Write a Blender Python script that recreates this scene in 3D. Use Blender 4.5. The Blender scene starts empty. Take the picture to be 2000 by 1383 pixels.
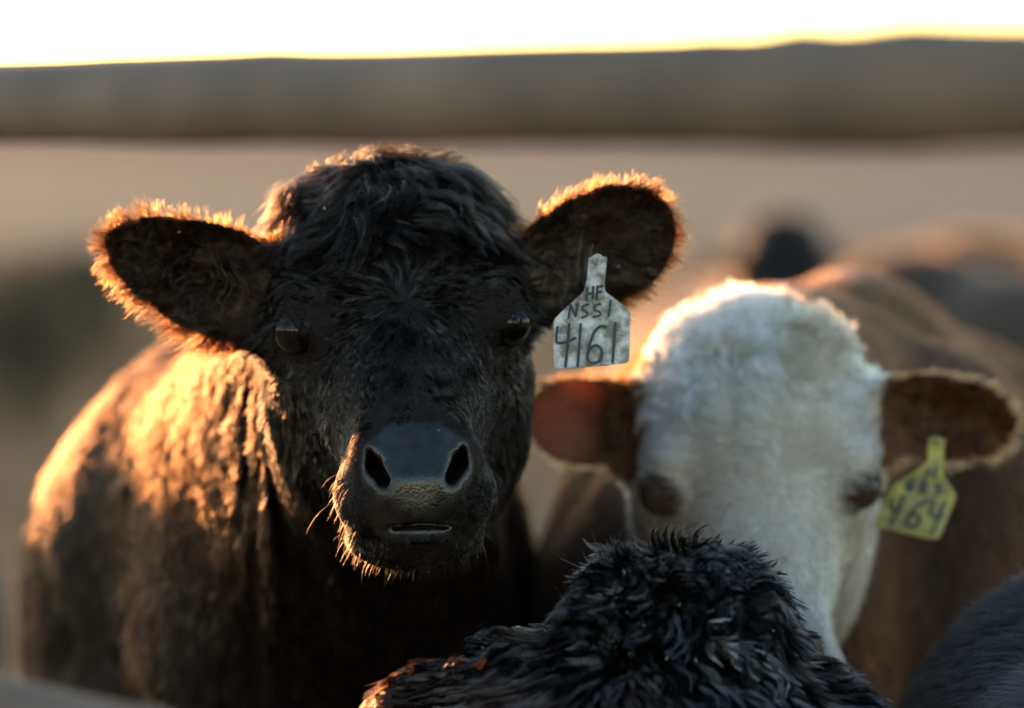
import bpy, math, os
import numpy as np
from mathutils import Vector, Matrix

# ------------------------------------------------------------------ camera
sc = bpy.context.scene
COL = sc.collection
LENS, SENSOR = 200.0, 36.0
PW, PH_ = 2000.0, 1383.0
FPX = LENS / SENSOR * PW
CAM_Z = 1.40
HORIZON = 272.0
PITCH = math.atan((PH_ / 2 - HORIZON) / FPX)
cam_d = bpy.data.cameras.new('camera')
cam = bpy.data.objects.new('camera', cam_d)
COL.objects.link(cam)
cam.location = (0, 0, CAM_Z)
cam.rotation_euler = (math.pi / 2 - PITCH, 0, 0)
cam_d.lens = LENS
cam_d.sensor_width = SENSOR
cam_d.clip_start = 0.05
cam_d.clip_end = 12000
cam_d.dof.use_dof = True
cam_d.dof.focus_distance = 5.27
cam_d.dof.aperture_fstop = 2.7
cam_d.dof.aperture_blades = 9
sc.camera = cam

# ------------------------------------------------------------------ world, sun, exposure
SUN_AZ = math.radians(-22)      # left of the view direction, behind the herd
SUN_EL = math.radians(5.5)
w = bpy.data.worlds.new('World')
sc.world = w
w.use_nodes = True
wn = w.node_tree
sky = wn.nodes.new('ShaderNodeTexSky')
sky.sky_type = 'NISHITA'
sky.sun_disc = False
sky.sun_elevation = SUN_EL
sky.sun_rotation = SUN_AZ
sky.altitude = 900
sky.air_density = 1.0
sky.dust_density = 0.25
sky.ozone_density = 1.0
bg = wn.nodes['Background']
wn.links.new(sky.outputs[0], bg.inputs[0])
bg.inputs[1].default_value = 0.15
sun_d = bpy.data.lights.new('sun', 'SUN')
sun_d.energy = 2.0
sun_d.angle = math.radians(0.55)
sun_d.color = (1.0, 0.47, 0.17)
sun = bpy.data.objects.new('sun', sun_d)
COL.objects.link(sun)
to_sun = Vector((math.sin(SUN_AZ) * math.cos(SUN_EL), math.cos(SUN_AZ) * math.cos(SUN_EL), math.sin(SUN_EL)))
sun.rotation_euler = to_sun.to_track_quat('Z', 'Y').to_euler()
sun.location = to_sun * 30
vs = sc.view_settings
vs.view_transform = 'Standard'
vs.look = 'None'
vs.gamma = 1.0
vs.exposure = 2.0
sc.render.engine = 'CYCLES'
cy = sc.cycles
cy.use_denoising = True
cy.max_bounces = 7
cy.volume_bounces = 0
cy.diffuse_bounces = 3
cy.glossy_bounces = 5
cy.transmission_bounces = 8
cy.transparent_max_bounces = 8
cy.sample_clamp_indirect = 8
cy.use_adaptive_sampling = True
cy.adaptive_threshold = 0.03

RNG = np.random.default_rng(7)


def ray(px, py, d):
    """world point that lies d metres deep under a measured spot of the photograph"""
    cx = (px - PW / 2) / FPX * d
    cyy = (PH_ / 2 - py) / FPX * d
    c, s = math.cos(PITCH), math.sin(PITCH)
    return np.array([cx, d * c + cyy * s, CAM_Z - d * s + cyy * c])


CAM = np.array([0, 0, CAM_Z])


# ------------------------------------------------------------------ signed-distance modelling
def rot(rx=0, ry=0, rz=0):
    return np.array((Matrix.Rotation(math.radians(rz), 3, 'Z') @ Matrix.Rotation(math.radians(ry), 3, 'Y') @ Matrix.Rotation(math.radians(rx), 3, 'X')))


def ell(P, c, r, R=None):
    q = P - np.asarray(c, float)
    if R is not None:
        q = q @ R
    r = np.asarray(r, float)
    k0 = np.sqrt((q / r) ** 2 @ np.ones(3)) + 1e-9
    k1 = np.sqrt((q / r ** 2) ** 2 @ np.ones(3)) + 1e-9
    return k0 * (k0 - 1) / k1


def cone(P, a, b, ra, rb, sx=1.0):
    a = np.asarray(a, float); b = np.asarray(b, float)
    ab = b - a
    t = np.clip((P - a) @ ab / (ab @ ab), 0, 1)
    q = P - a - t[:, None] * ab
    if sx != 1.0:
        q = q * np.array([1 / sx, 1, 1])
    return np.sqrt((q * q).sum(1)) - (ra + (rb - ra) * t)


def rbox(P, c, h, r, R=None):
    q = P - np.asarray(c, float)
    if R is not None:
        q = q @ R
    q = np.abs(q) - (np.asarray(h, float) - r)
    return np.sqrt((np.maximum(q, 0) ** 2).sum(1)) + np.minimum(q.max(1), 0) - r


def smin(a, b, k):
    h = np.maximum(k - np.abs(a - b), 0) / k
    return np.minimum(a, b) - h * h * k * 0.25


def smax(a, b, k):
    return -smin(-a, -b, k)


def sstep(a, b, x):
    t = np.clip((x - a) / (b - a), 0, 1)
    return t * t * (3 - 2 * t)


def vnoise(P, scale, seed=0):
    """smooth value noise in [-1, 1], vectorised"""
    q = P * scale + seed * 17.31
    i = np.floor(q).astype(np.int64)
    f = q - i
    f = f * f * (3 - 2 * f)
    out = np.zeros(len(P))
    for dx in (0, 1):
        for dy in (0, 1):
            for dz in (0, 1):
                h = ((i[:, 0] + dx) * 73856093) ^ ((i[:, 1] + dy) * 19349663) ^ ((i[:, 2] + dz) * 83492791) ^ (seed * 2654435)
                h = (h * 1103515245 + 12345) & 0x7fffffff
                h = ((h >> 7) ^ h) * 69069 & 0xffffff
                v = h / 0xffffff * 2 - 1
                wx = f[:, 0] if dx else 1 - f[:, 0]
                wy = f[:, 1] if dy else 1 - f[:, 1]
                wz = f[:, 2] if dz else 1 - f[:, 2]
                out += v * wx * wy * wz
    return out


def axis(lo, hi, fa, fb, fine, coarse, grow=1.16):
    mid = list(np.arange(fa, fb + fine, fine))
    x, s = mid[0], fine
    pre = []
    while x > lo:
        s = min(s * grow, coarse); x -= s; pre.append(x)
    x, s = mid[-1], fine
    post = []
    while x < hi:
        s = min(s * grow, coarse); x += s; post.append(x)
    a = pre[::-1] + mid + post
    while len(a) % 4 != 1:
        a.append(a[-1] + s)
    return np.array(a)


def nets(f, ax, ay, az):
    """surface nets of f over a rectilinear grid: (verts, quads)"""
    nx, ny, nz = len(ax), len(ay), len(az)
    cx, cyy, cz = ax[::4], ay[::4], az[::4]
    G = np.stack(np.meshgrid(cx, cyy, cz, indexing='ij'), -1).reshape(-1, 3)
    C = f(G).reshape(len(cx), len(cyy), len(cz))
    V = np.full((nx, ny, nz), 9.0, np.float32)
    bx, by, bz = len(cx) - 1, len(cyy) - 1, len(cz) - 1
    mn = np.full((bx, by, bz), 9e9); mx = np.full((bx, by, bz), -9e9)
    for i in (0, 1):
        for j in (0, 1):
            for k in (0, 1):
                c = C[i:bx + i, j:by + j, k:bz + k]
                mn = np.minimum(mn, c); mx = np.maximum(mx, c)
    diag = np.sqrt(np.diff(cx)[:, None, None] ** 2 + np.diff(cyy)[None, :, None] ** 2 + np.diff(cz)[None, None, :] ** 2)
    near = (mn < diag * 0.7) & (mx > -diag * 0.7)
    # default sign for the far blocks
    base = np.where(C < 0, -9.0, 9.0).astype(np.float32)
    V[:] = np.repeat(np.repeat(np.repeat(base, 4, 0), 4, 1), 4, 2)[:nx, :ny, :nz]
    M = np.zeros((nx, ny, nz), bool)
    bi, bj, bk = np.nonzero(near)
    for i in range(5):
        for j in range(5):
            for k in range(5):
                M[bi * 4 + i, bj * 4 + j, bk * 4 + k] = True
    I, J, K = np.nonzero(M)
    for s in range(0, len(I), 400000):
        sl = slice(s, s + 400000)
        V[I[sl], J[sl], K[sl]] = f(np.stack([ax[I[sl]], ay[J[sl]], az[K[sl]]], 1))
    S = V < 0
    cnt = np.zeros((nx - 1, ny - 1, nz - 1), np.int8)
    for i in (0, 1):
        for j in (0, 1):
            for k in (0, 1):
                cnt += S[i:nx - 1 + i, j:ny - 1 + j, k:nz - 1 + k]
    act = (cnt > 0) & (cnt < 8)
    I, J, K = np.nonzero(act)
    n = len(I)
    idx = np.full(act.shape, -1, np.int64)
    idx[I, J, K] = np.arange(n)
    acc = np.zeros((n, 3)); num = np.zeros(n)
    corners = [(0, 0, 0), (1, 0, 0), (0, 1, 0), (1, 1, 0), (0, 0, 1), (1, 0, 1), (0, 1, 1), (1, 1, 1)]
    for a in range(8):
        for b in range(a + 1, 8):
            ca, cb = corners[a], corners[b]
            if sum(abs(p - q) for p, q in zip(ca, cb)) != 1:
                continue
            va = V[I + ca[0], J + ca[1], K + ca[2]].astype(float); vb = V[I + cb[0], J + cb[1], K + cb[2]].astype(float)
            m = (va < 0) != (vb < 0)
            t = np.where(m, va / np.where(m, va - vb, 1), 0)
            pa = np.stack([ax[I + ca[0]], ay[J + ca[1]], az[K + ca[2]]], 1)
            pb = np.stack([ax[I + cb[0]], ay[J + cb[1]], az[K + cb[2]]], 1)
            acc += np.where(m[:, None], pa + (pb - pa) * t[:, None], 0); num += m
    verts = acc / num[:, None]
    quads = []
    for d in range(3):
        o = [(1, 0, 0), (0, 1, 0), (0, 0, 1)][d]
        A = S[:nx - o[0], :ny - o[1], :nz - o[2]]; B = S[o[0]:, o[1]:, o[2]:]
        i, j, k = np.nonzero(A != B)
        u, v = [(1, 2), (2, 0), (0, 1)][d]
        e = np.stack([i, j, k], 1)
        ok = (e[:, u] > 0) & (e[:, v] > 0) & (e[:, u] < idx.shape[u]) & (e[:, v] < idx.shape[v])
        e = e[ok]
        flip = A[i[ok], j[ok], k[ok]]
        du = np.eye(3, dtype=int)[u]; dv = np.eye(3, dtype=int)[v]
        q = [idx[tuple((e - a * du - b * dv).T)] for a, b in ((0, 0), (1, 0), (1, 1), (0, 1))]
        q = np.stack(q, 1)
        q[~flip] = q[~flip][:, ::-1]
        quads.append(q)
    quads = np.concatenate(quads)
    quads = quads[(quads >= 0).all(1)]
    return verts, quads


def mesh_obj(name, verts, faces, mat, parent=None, smooth=True, attrs=None):
    me = bpy.data.meshes.new(name)
    verts = np.asarray(verts, np.float32)
    if isinstance(faces, np.ndarray):
        k = faces.shape[1]
        me.vertices.add(len(verts)); me.vertices.foreach_set('co', verts.ravel())
        me.loops.add(faces.size); me.loops.foreach_set('vertex_index', faces.astype(np.int32).ravel())
        me.polygons.add(len(faces)); me.polygons.foreach_set('loop_start', np.arange(0, faces.size, k, dtype=np.int32))
        me.update(calc_edges=True)
    else:
        me.from_pydata([tuple(map(float, v)) for v in verts], [], faces)
    me.polygons.foreach_set('use_smooth', np.full(len(me.polygons), smooth))
    me.validate()
    if attrs:
        for an, arr in attrs.items():
            arr = np.asarray(arr, np.float32)
            if arr.ndim == 1:
                a = me.attributes.new(an, 'FLOAT', 'POINT'); a.data.foreach_set('value', arr)
            else:
                a = me.attributes.new(an, 'FLOAT_COLOR', 'POINT'); a.data.foreach_set('color', arr.ravel())
    o = bpy.data.objects.new(name, me)
    COL.objects.link(o)
    if mat: me.materials.append(mat)
    if parent: o.parent = parent
    return o


def empty(name, loc, label, cat, group=None):
    o = bpy.data.objects.new(name, None)
    COL.objects.link(o)
    o.location = tuple(map(float, loc))
    o.empty_display_size = 0.1
    o['label'] = label; o['category'] = cat
    if group: o['group'] = group
    return o


def under(o, root):
    """parent o, whose mesh is in world coordinates, to a root that stands elsewhere"""
    o.parent = root
    o.matrix_parent_inverse = Matrix.Translation(root.location).inverted()
    return o


def vert_normals(v, q):
    a, b, c, d = (v[q[:, i]] for i in range(4))
    fn = np.cross(c - a, d - b)
    n = np.zeros_like(v)
    for i in range(4):
        np.add.at(n, q[:, i], fn)
    return n / (np.linalg.norm(n, axis=1, keepdims=True) + 1e-12)


def nrm(a):
    return a / (np.linalg.norm(a, axis=-1, keepdims=True) + 1e-12)


# ------------------------------------------------------------------ materials
def new_mat(name):
    m = bpy.data.materials.new(name)
    m.use_nodes = True
    nt = m.node_tree
    return m, nt, nt.nodes, nt.links, nt.nodes['Principled BSDF']


def hair_mat(name, rough=0.32, radial=0.45, coat=0.0, tip=(1, 1, 1), tipmix=0.0, offset=2.5, ior=1.42):
    m, nt, N, L, pb = new_mat(name)
    N.remove(pb)
    h = N.new('ShaderNodeBsdfHairPrincipled')
    h.model = 'CHIANG'
    h.parametrization = 'COLOR'
    h.inputs['Roughness'].default_value = rough
    h.inputs['Radial Roughness'].default_value = radial
    h.inputs['Coat'].default_value = coat
    h.inputs['IOR'].default_value = ior
    ai = N.new('ShaderNodeAttribute'); ai.attribute_name = 'ior'
    L.new(ai.outputs['Fac'], h.inputs['IOR'])
    h.inputs['Offset'].default_value = math.radians(offset)
    h.inputs['Random Roughness'].default_value = 0.25
    at = N.new('ShaderNodeAttribute'); at.attribute_name = 'col'
    if tipmix > 0:
        hi = N.new('ShaderNodeHairInfo')
        mr = N.new('ShaderNodeMapRange')
        mr.inputs[1].default_value = 0.35; mr.inputs[2].default_value = 1.0
        mr.inputs[3].default_value = 0.0; mr.inputs[4].default_value = tipmix
        L.new(hi.outputs['Intercept'], mr.inputs[0])
        mx = N.new('ShaderNodeMixRGB'); mx.inputs[2].default_value = (*tip, 1)
        L.new(mr.outputs[0], mx.inputs[0]); L.new(at.outputs['Color'], mx.inputs[1])
        L.new(mx.outputs[0], h.inputs['Color'])
    else:
        L.new(at.outputs['Color'], h.inputs['Color'])
    L.new(h.outputs[0], N['Material Output'].inputs[0])
    return m


def skin_mat(name, nose=(0.010, 0.0085, 0.008)):
    """hide under the coat, with the bare wet nose where the 'nose' attribute says"""
    m, nt, N, L, pb = new_mat(name)
    hide = N.new('ShaderNodeAttribute'); hide.attribute_name = 'hide'
    nz = N.new('ShaderNodeAttribute'); nz.attribute_name = 'nose'
    nx = N.new('ShaderNodeTexNoise'); nx.inputs['Scale'].default_value = 60
    nx.inputs['Detail'].default_value = 5
    tc = N.new('ShaderNodeTexCoord')
    L.new(tc.outputs['Object'], nx.inputs['Vector'])
    cr = N.new('ShaderNodeValToRGB')
    cr.color_ramp.elements[0].position = 0.35; cr.color_ramp.elements[0].color = (nose[0] * .55, nose[1] * .55, nose[2] * .55, 1)
    cr.color_ramp.elements[1].position = 0.7; cr.color_ramp.elements[1].color = (nose[0] * 1.7, nose[1] * 1.6, nose[2] * 1.5, 1)
    L.new(nx.outputs['Fac'], cr.inputs['Fac'])
    mx = N.new('ShaderNodeMixRGB')
    L.new(nz.outputs['Fac'], mx.inputs[0]); L.new(hide.outputs['Color'], mx.inputs[1]); L.new(cr.outputs[0], mx.inputs[2])
    L.new(mx.outputs[0], pb.inputs['Base Color'])
    ro = N.new('ShaderNodeMapRange'); ro.inputs[3].default_value = 0.75; ro.inputs[4].default_value = 0.30
    L.new(nz.outputs['Fac'], ro.inputs[0])
    rm = N.new('ShaderNodeMath'); rm.operation = 'MULTIPLY_ADD'; rm.inputs[1].default_value = 0.55; rm.inputs[2].default_value = -0.28
    L.new(nx.outputs['Fac'], rm.inputs[0])
    ra = N.new('ShaderNodeMath'); ra.operation = 'ADD'; ra.use_clamp = True
    L.new(ro.outputs[0], ra.inputs[0]); L.new(rm.outputs[0], ra.inputs[1]); L.new(ra.outputs[0], pb.inputs['Roughness'])
    sp = N.new('ShaderNodeMapRange'); sp.inputs[3].default_value = 0.15; sp.inputs[4].default_value = 0.6
    L.new(nz.outputs['Fac'], sp.inputs[0]); L.new(sp.outputs[0], pb.inputs['Specular IOR Level'])
    # pebbled nose leather
    vo = N.new('ShaderNodeTexVoronoi'); vo.inputs['Scale'].default_value = 330
    L.new(tc.outputs['Object'], vo.inputs['Vector'])
    n2 = N.new('ShaderNodeTexNoise'); n2.inputs['Scale'].default_value = 900
    L.new(tc.outputs['Object'], n2.inputs['Vector'])
    ad = N.new('ShaderNodeMath'); ad.operation = 'MULTIPLY_ADD'; ad.inputs[1].default_value = 0.5
    L.new(n2.outputs['Fac'], ad.inputs[0]); L.new(vo.outputs['Distance'], ad.inputs[2])
    bp = N.new('ShaderNodeBump'); bp.inputs['Strength'].default_value = 0.35; bp.inputs['Distance'].default_value = 0.0007
    bp.invert = True
    th = N.new('ShaderNodeAttribute'); th.attribute_name = 'thin'
    tl = N.new('ShaderNodeBsdfTranslucent'); tl.inputs[0].default_value = (.62, .27, .16, 1)
    ms = N.new('ShaderNodeMixShader')
    L.new(th.outputs['Fac'], ms.inputs[0]); L.new(pb.outputs[0], ms.inputs[1]); L.new(tl.outputs[0], ms.inputs[2])
    L.new(ms.outputs[0], N['Material Output'].inputs[0])
    L.new(ad.outputs[0], bp.inputs['Height'])
    L.new(bp.outputs[0], pb.inputs['Normal'])
    return m


def simple_mat(name, col, rough=0.6, var=0.25, scale=30, bump=0.0, metallic=0.0, coat=0.0, spec=0.5):
    m, nt, N, L, pb = new_mat(name)
    tc = N.new('ShaderNodeTexCoord')
    nx = N.new('ShaderNodeTexNoise'); nx.inputs['Scale'].default_value = scale; nx.inputs['Detail'].default_value = 6
    L.new(tc.outputs['Object'], nx.inputs['Vector'])
    cr = N.new('ShaderNodeValToRGB')
    cr.color_ramp.elements[0].position = 0.3; cr.color_ramp.elements[1].position = 0.72
    cr.color_ramp.elements[0].color = (*[c * (1 - var) for c in col], 1)
    cr.color_ramp.elements[1].color = (*[min(1, c * (1 + var)) for c in col], 1)
    L.new(nx.outputs['Fac'], cr.inputs['Fac']); L.new(cr.outputs[0], pb.inputs['Base Color'])
    pb.inputs['Roughness'].default_value = rough
    pb.inputs['Metallic'].default_value = metallic
    pb.inputs['Coat Weight'].default_value = coat
    pb.inputs['Specular IOR Level'].default_value = spec
    if bump:
        bp = N.new('ShaderNodeBump'); bp.inputs['Strength'].default_value = 0.6; bp.inputs['Distance'].default_value = bump
        L.new(nx.outputs['Fac'], bp.inputs['Height']); L.new(bp.outputs[0], pb.inputs['Normal'])
    return m


M_HAIR = hair_mat('black coat', rough=0.20, radial=0.30, ior=1.55)
M_HAIR_W = hair_mat('white and brown coat', rough=0.4, radial=0.6)
M_SKIN = skin_mat('hide')
M_EYE = simple_mat('eye', (0.004, 0.0025, 0.002), 0.04, 0.5, 90, spec=0.45)
M_EYE_B = simple_mat('brown eye', (0.045, 0.028, 0.018), 0.25, 0.4, 90)


# ------------------------------------------------------------------ coat of hair
def sample(v, q, n, dens, count):
    """count roots on the quads, weighted by area and by dens(points, normals)"""
    tri = np.concatenate([q[:, [0, 1, 2]], q[:, [0, 2, 3]]])
    a, b, c = v[tri[:, 0]], v[tri[:, 1]], v[tri[:, 2]]
    area = np.linalg.norm(np.cross(b - a, c - a), axis=1)
    ctr = (a + b + c) / 3
    cn = nrm(n[tri].mean(1))
    view = nrm(CAM - ctr)
    face = (cn * view).sum(1)
    wgt = area * dens(ctr, cn) * sstep(-0.55, -0.35, face)
    wgt /= wgt.sum()
    t = RNG.choice(len(tri), count, p=wgt)
    r1 = np.sqrt(RNG.random(count)); r2 = RNG.random(count)
    k = np.stack([1 - r1, r1 * (1 - r2), r1 * r2], 1)
    p = (v[tri[t]] * k[:, :, None]).sum(1)
    nn = nrm((n[tri[t]] * k[:, :, None]).sum(1))
    return p, nn


def grow(p, n, flow, length, lift, curl=None, curlf=None, grav=0.0, K=6, frizz=0.06, bend=0.25, splay=0.16):
    """strands (N, K, 3); lift 0..1 is how far they stand off the hide, curl in metres"""
    N = len(p)
    t = np.linspace(0, 1, K)[None, :, None]
    fl = flow - n * (flow * n).sum(1, keepdims=True)
    fl = nrm(fl)
    side = np.cross(n, fl)
    fl = nrm(fl + side * RNG.normal(0, splay, (N, 1)))
    side = np.cross(n, fl)
    lift = np.broadcast_to(np.asarray(lift, float), (N,))[:, None] * np.exp(RNG.normal(0, .18, (N, 1)))
    ln = (np.broadcast_to(np.asarray(length, float), (N,)) * np.exp(RNG.normal(0, .18, N)))[:, None, None]
    dirn = fl * (1 - lift) + n * lift
    pos = p[:, None, :] + ln * (t * dirn[:, None, :] - bend * t * t * (n * lift)[:, None, :])
    if curl is not None:
        ph = RNG.random((N, 1, 1)) * 0.9 + (vnoise(p, 28, 3)[:, None, None] * 3.0)
        A = np.broadcast_to(np.asarray(curl, float), (N,))[:, None, None]
        w_ = np.broadcast_to(np.asarray(curlf, float), (N,))[:, None, None] * 2 * np.pi
        pos = pos + A * np.sqrt(t) * ((np.sin(w_ * t + ph) - np.sin(ph)) * side[:, None, :] + (np.cos(w_ * t + ph) - np.cos(ph)) * 0.6 * n[:, None, :])
    pos = pos + ln * frizz * RNG.normal(0, 1, (N, 1, 3)) * t * t
    if np.any(grav):
        g = np.broadcast_to(np.asarray(grav, float), (N,))[:, None, None]
        pos = pos - np.array([0, 0, 1.0]) * (ln * g * t * t)
    return pos


def clump(pos, size, amount, power=1.4, seed=0):
    """draw strands toward the guide of their clump"""
    N = len(pos)
    root = pos[:, 0]
    wob = np.stack([vnoise(root, .9 / size, 101 + seed + k) for k in range(3)], 1) * size * .45
    cell = np.floor((root - root.min(0) + wob) / size).astype(np.int64)
    key = cell[:, 0] + 4096 * (cell[:, 1] + 4096 * cell[:, 2])
    _, gi, inv = np.unique(key, return_index=True, return_inverse=True)
    g = gi[inv.ravel()]
    K = pos.shape[1]
    t = (np.linspace(0, 1, K) ** power)[None, :, None]
    am = np.broadcast_to(np.asarray(amount, float), (N,))[:, None, None] * t
    # the guide is moved so that tips meet but roots stay put
    return pos * (1 - am) + pos[g] * am, g


def curves_obj(name, pos, col, rad, mat, parent, taper=0.25, ior=1.42):
    N, K, _ = pos.shape
    c = bpy.data.hair_curves.new(name)
    c.add_curves([K] * N)
    c.attributes['position'].data.foreach_set('vector', np.ascontiguousarray(pos, np.float32).ravel())
    r = c.attributes.new('radius', 'FLOAT', 'POINT')
    t = np.linspace(0, 1, K)
    prof = 1 - (1 - taper) * t ** 1.5
    rad = np.broadcast_to(np.asarray(rad, float), (N,))
    r.data.foreach_set('value', (rad[:, None] * prof[None]).astype(np.float32).ravel())
    a = c.attributes.new('col', 'FLOAT_COLOR', 'CURVE')
    cc = np.ones((N, 4), np.float32); cc[:, :3] = np.clip(col, 0.0005, 0.95)
    a.data.foreach_set('color', cc.ravel())
    i_ = c.attributes.new('ior', 'FLOAT', 'CURVE')
    i_.data.foreach_set('value', np.broadcast_to(np.asarray(ior, np.float32), (N,)).copy())
    o = bpy.data.objects.new(name, c)
    COL.objects.link(o)
    c.materials.append(mat)
    under(o, parent)
    return o


# ------------------------------------------------------------------ cattle: shapes
EYE_C = np.array([9.95, 0.1, 0.0])
GAZE = np.array([0.64, -0.77, 0.0])
EYE_R = 2.35


def slim(Q):
    """narrows the muzzle"""
    Q = Q.copy()
    Q[:, 0] *= 1 + 0.15 * sstep(-4, -11, Q[:, 2]) * sstep(2, -7, Q[:, 1])
    return Q


def head_sdf(Q):
    """a polled beef head in centimetres: x right, y away from the muzzle side, z up, origin between the eyes"""
    Q = slim(Q)
    A = Q.copy(); A[:, 0] = np.abs(A[:, 0])
    d = ell(Q, (0, 11, 4.0), (10.6, 11.0, 9.6))
    d = smin(d, ell(Q, (0, 5, 3.0), (10.8, 7.0, 9.6)), 4)
    d = smin(d, ell(Q, (0, 12.0, 8.5), (10.2, 6.0, 5.0)), 3.5)
    d = smin(d, ell(Q, (-0.6, 12.5, 11.0), (6.0, 5.5, 4.0)), 4)
    d = smin(d, cone(Q, (0, 4, 0), (0, -9.0, -9.8), 7.6, 5.2), 5)
    d = smin(d, cone(A, (4.6, 6, -4), (3.2, -7.0, -13), 5.4, 3.6), 5)
    d = smin(d, ell(A, (6.6, 12.5, -8), (4.6, 9, 10)), 5)
    d = smin(d, cone(Q, (0, 15, -12), (0, 0, -17.0), 9.0, 5.2), 5)
    # muzzle, whisker pads, nose leather
    d = smin(d, ell(Q, (0, -11.5, -14.0), (7.6, 6.4, 6.0)), 3)
    d = smin(d, ell(A, (5.2, -12.6, -15.3), (3.5, 4.8, 3.5)), 1.4)
    nose = ell(Q, (0, -13.2, -13.6), (6.0, 7.2, 6.4))
    nose = smax(nose, -Q[:, 1] - 18.9, 1.2)
    nose = smax(nose, -0.60 * (Q[:, 1] + 18.9) + 0.80 * (Q[:, 2] + 13.1), 0.6)
    d = smin(d, nose, 1.2)
    d = smin(d, ell(A, (4.7, -14.9, -11.9), (2.2, 3.0, 3.0)), 1.6)
    # lower lip and chin
    d = smin(d, ell(Q, (0, -8.6, -19.4), (7.4, 6.8, 3.1)), 1.8)
    d = smin(d, ell(Q, (0, -11.0, -19.1), (4.4, 7.2, 1.1)), 0.9)
    Qm = Q.copy(); Qm[:, 2] += 0.022 * Q[:, 0] ** 2
    d = smax(d, -ell(Qm, (0, -17.9, -17.75), (5.0, 2.6, 0.28)), 0.35)
    # nostrils
    q2 = A[:, [0, 2]]

    def seg(a, b, ra, rb):
        a = np.array(a); b = np.array(b); ab = b - a
        t = np.clip((q2 - a) @ ab / (ab @ ab), 0, 1)
        return np.linalg.norm(q2 - a - t[:, None] * ab, axis=1) - (ra + (rb - ra) * t)
    hole = smin(seg((5.0, -11.0), (4.6, -12.1), 0.28, 0.66), seg((4.55, -12.2), (3.6, -13.5), 0.72, 0.58), 0.5)
    hole = np.maximum(hole + 0.09 * np.maximum(Q[:, 1] + 17, 0), Q[:, 1] + 8.0)
    d = smax(d, -hole, 0.8)
    # brow, orbit, lids
    d = smin(d, ell(A, (9.0, 2.2, 3.0), (2.6, 4.0, 2.6)), 2.2)
    d = smin(d, ell(A, (9.6, 0.5, 0.1), (2.9, 3.0, 2.7)), 1.0)
    g = GAZE
    R = np.stack([g, np.cross([0, 0, 1], g), [0, 0, 1]], 1)
    R = R @ rot(rx=-14)
    d = smax(d, -ell(A, EYE_C + g * 2.6 + np.array([0, 0, -.50]), (2.0, 1.7, 1.20), R), 0.25)
    d = smax(d, -(np.linalg.norm(A - EYE_C, axis=1) - EYE_R + .1), 0.1)
    # tear bone hollow under the eye
    d = smax(d, -ell(A, (10.6, -5.0, -4.5), (2.2, 4, 3.2)), 2.2)
    return d


class Ear:
    def __init__(s, base, axis_, face, length, width, cup=0.3, thick=0.55, prof=((0, .5), (.15, .62), (.35, .88), (.55, 1.0), (.75, .95), (.9, .68), (.97, .4), (1, .05))):
        s.b = np.array(base, float); s.a = nrm(np.array(axis_, float))
        f = np.array(face, float); f = nrm(f - s.a * (f @ s.a)); s.f = f
        s.v = np.cross(s.a, f); s.L = length; s.W = width; s.cup = cup; s.th = thick
        s.pu = [p[0] for p in prof]; s.ph = [p[1] for p in prof]

    def uvw(s, Q):
        q = Q - s.b
        return q @ s.a / s.L, q @ s.v, q @ s.f

    def half(s, u):
        return s.W * np.interp(u, s.pu, s.ph)

    def sdf(s, Q):
        u, v, w_ = s.uvw(Q)
        h = np.maximum(s.half(np.clip(u, 0, 1)), .3)
        e = v / h
        w2 = w_ - s.cup * h * (np.minimum(e * e, 2.5)) + s.cup * h * 0.3
        th = s.th + 2.2 * (1 - sstep(0.0, 0.35, u))
        d = (np.sqrt(e * e + (w2 / th) ** 2) - 1) * th
        over = np.maximum(np.maximum(-u, u - 1), 0) * s.L
        return np.sqrt(np.maximum(d, 0) ** 2 + over ** 2) + np.minimum(d, 0) * (over == 0)

    def at(s, u, e, off=0.0):
        h = s.half(u)
        return s.b + s.a * (u * s.L) + s.v * (e * h) + s.f * (s.cup * h * e * e - s.cup * h * .3 + off)


def leg_set(P, d, spots, k=0.06):
    low = P[:, 2] < 0.96
    if low.any():
        d = d.copy()
        d[low] = legs_(P[low], d[low], spots, k)
    return d


def legs_(P, d, spots, k):
    for (x, y, z, x1, y1, r0, bend) in spots:
        d = smin(d, cone(P, (x, y, z), (x1, y1 + bend, z * 0.55), r0, r0 * .62), k)
        d = smin(d, cone(P, (x1, y1 + bend, z * 0.55), (x1, y1, 0.26), r0 * .55, 0.045), 0.04)
        d = smin(d, cone(P, (x1, y1, 0.27), (x1, y1, 0.10), 0.05, 0.040), 0.02)
        d = smin(d, cone(P, (x1, y1, 0.10), (x1, y1 - 0.02, 0.035), 0.045, 0.055), 0.02)
    return d


class Cow:
    def __init__(s, E, R, scale, ears):
        s.E = np.asarray(E, float); s.R = R; s.s = scale; s.ears = ears

    def loc(s, P):
        return (P - s.E) @ s.R * (100 / s.s)

    def world(s, Q):
        return np.asarray(Q, float) * (s.s / 100) @ s.R.T + s.E

    def wdir(s, v):
        return np.asarray(v, float) @ s.R.T

    def head(s, P):
        Q = s.loc(P)
        out = np.full(len(P), 9.0)
        near = (Q * Q).sum(1) < 60 ** 2
        Qn = Q[near]
        d = head_sdf(Qn)
        for e in s.ears:
            d = smin(d, e.sdf(Qn), 2.0)
        out[near] = d * (s.s / 100)
        far = ~near
        out[far] = np.sqrt((Q[far] ** 2).sum(1)) * (s.s / 100) - 0.35
        return out


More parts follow.
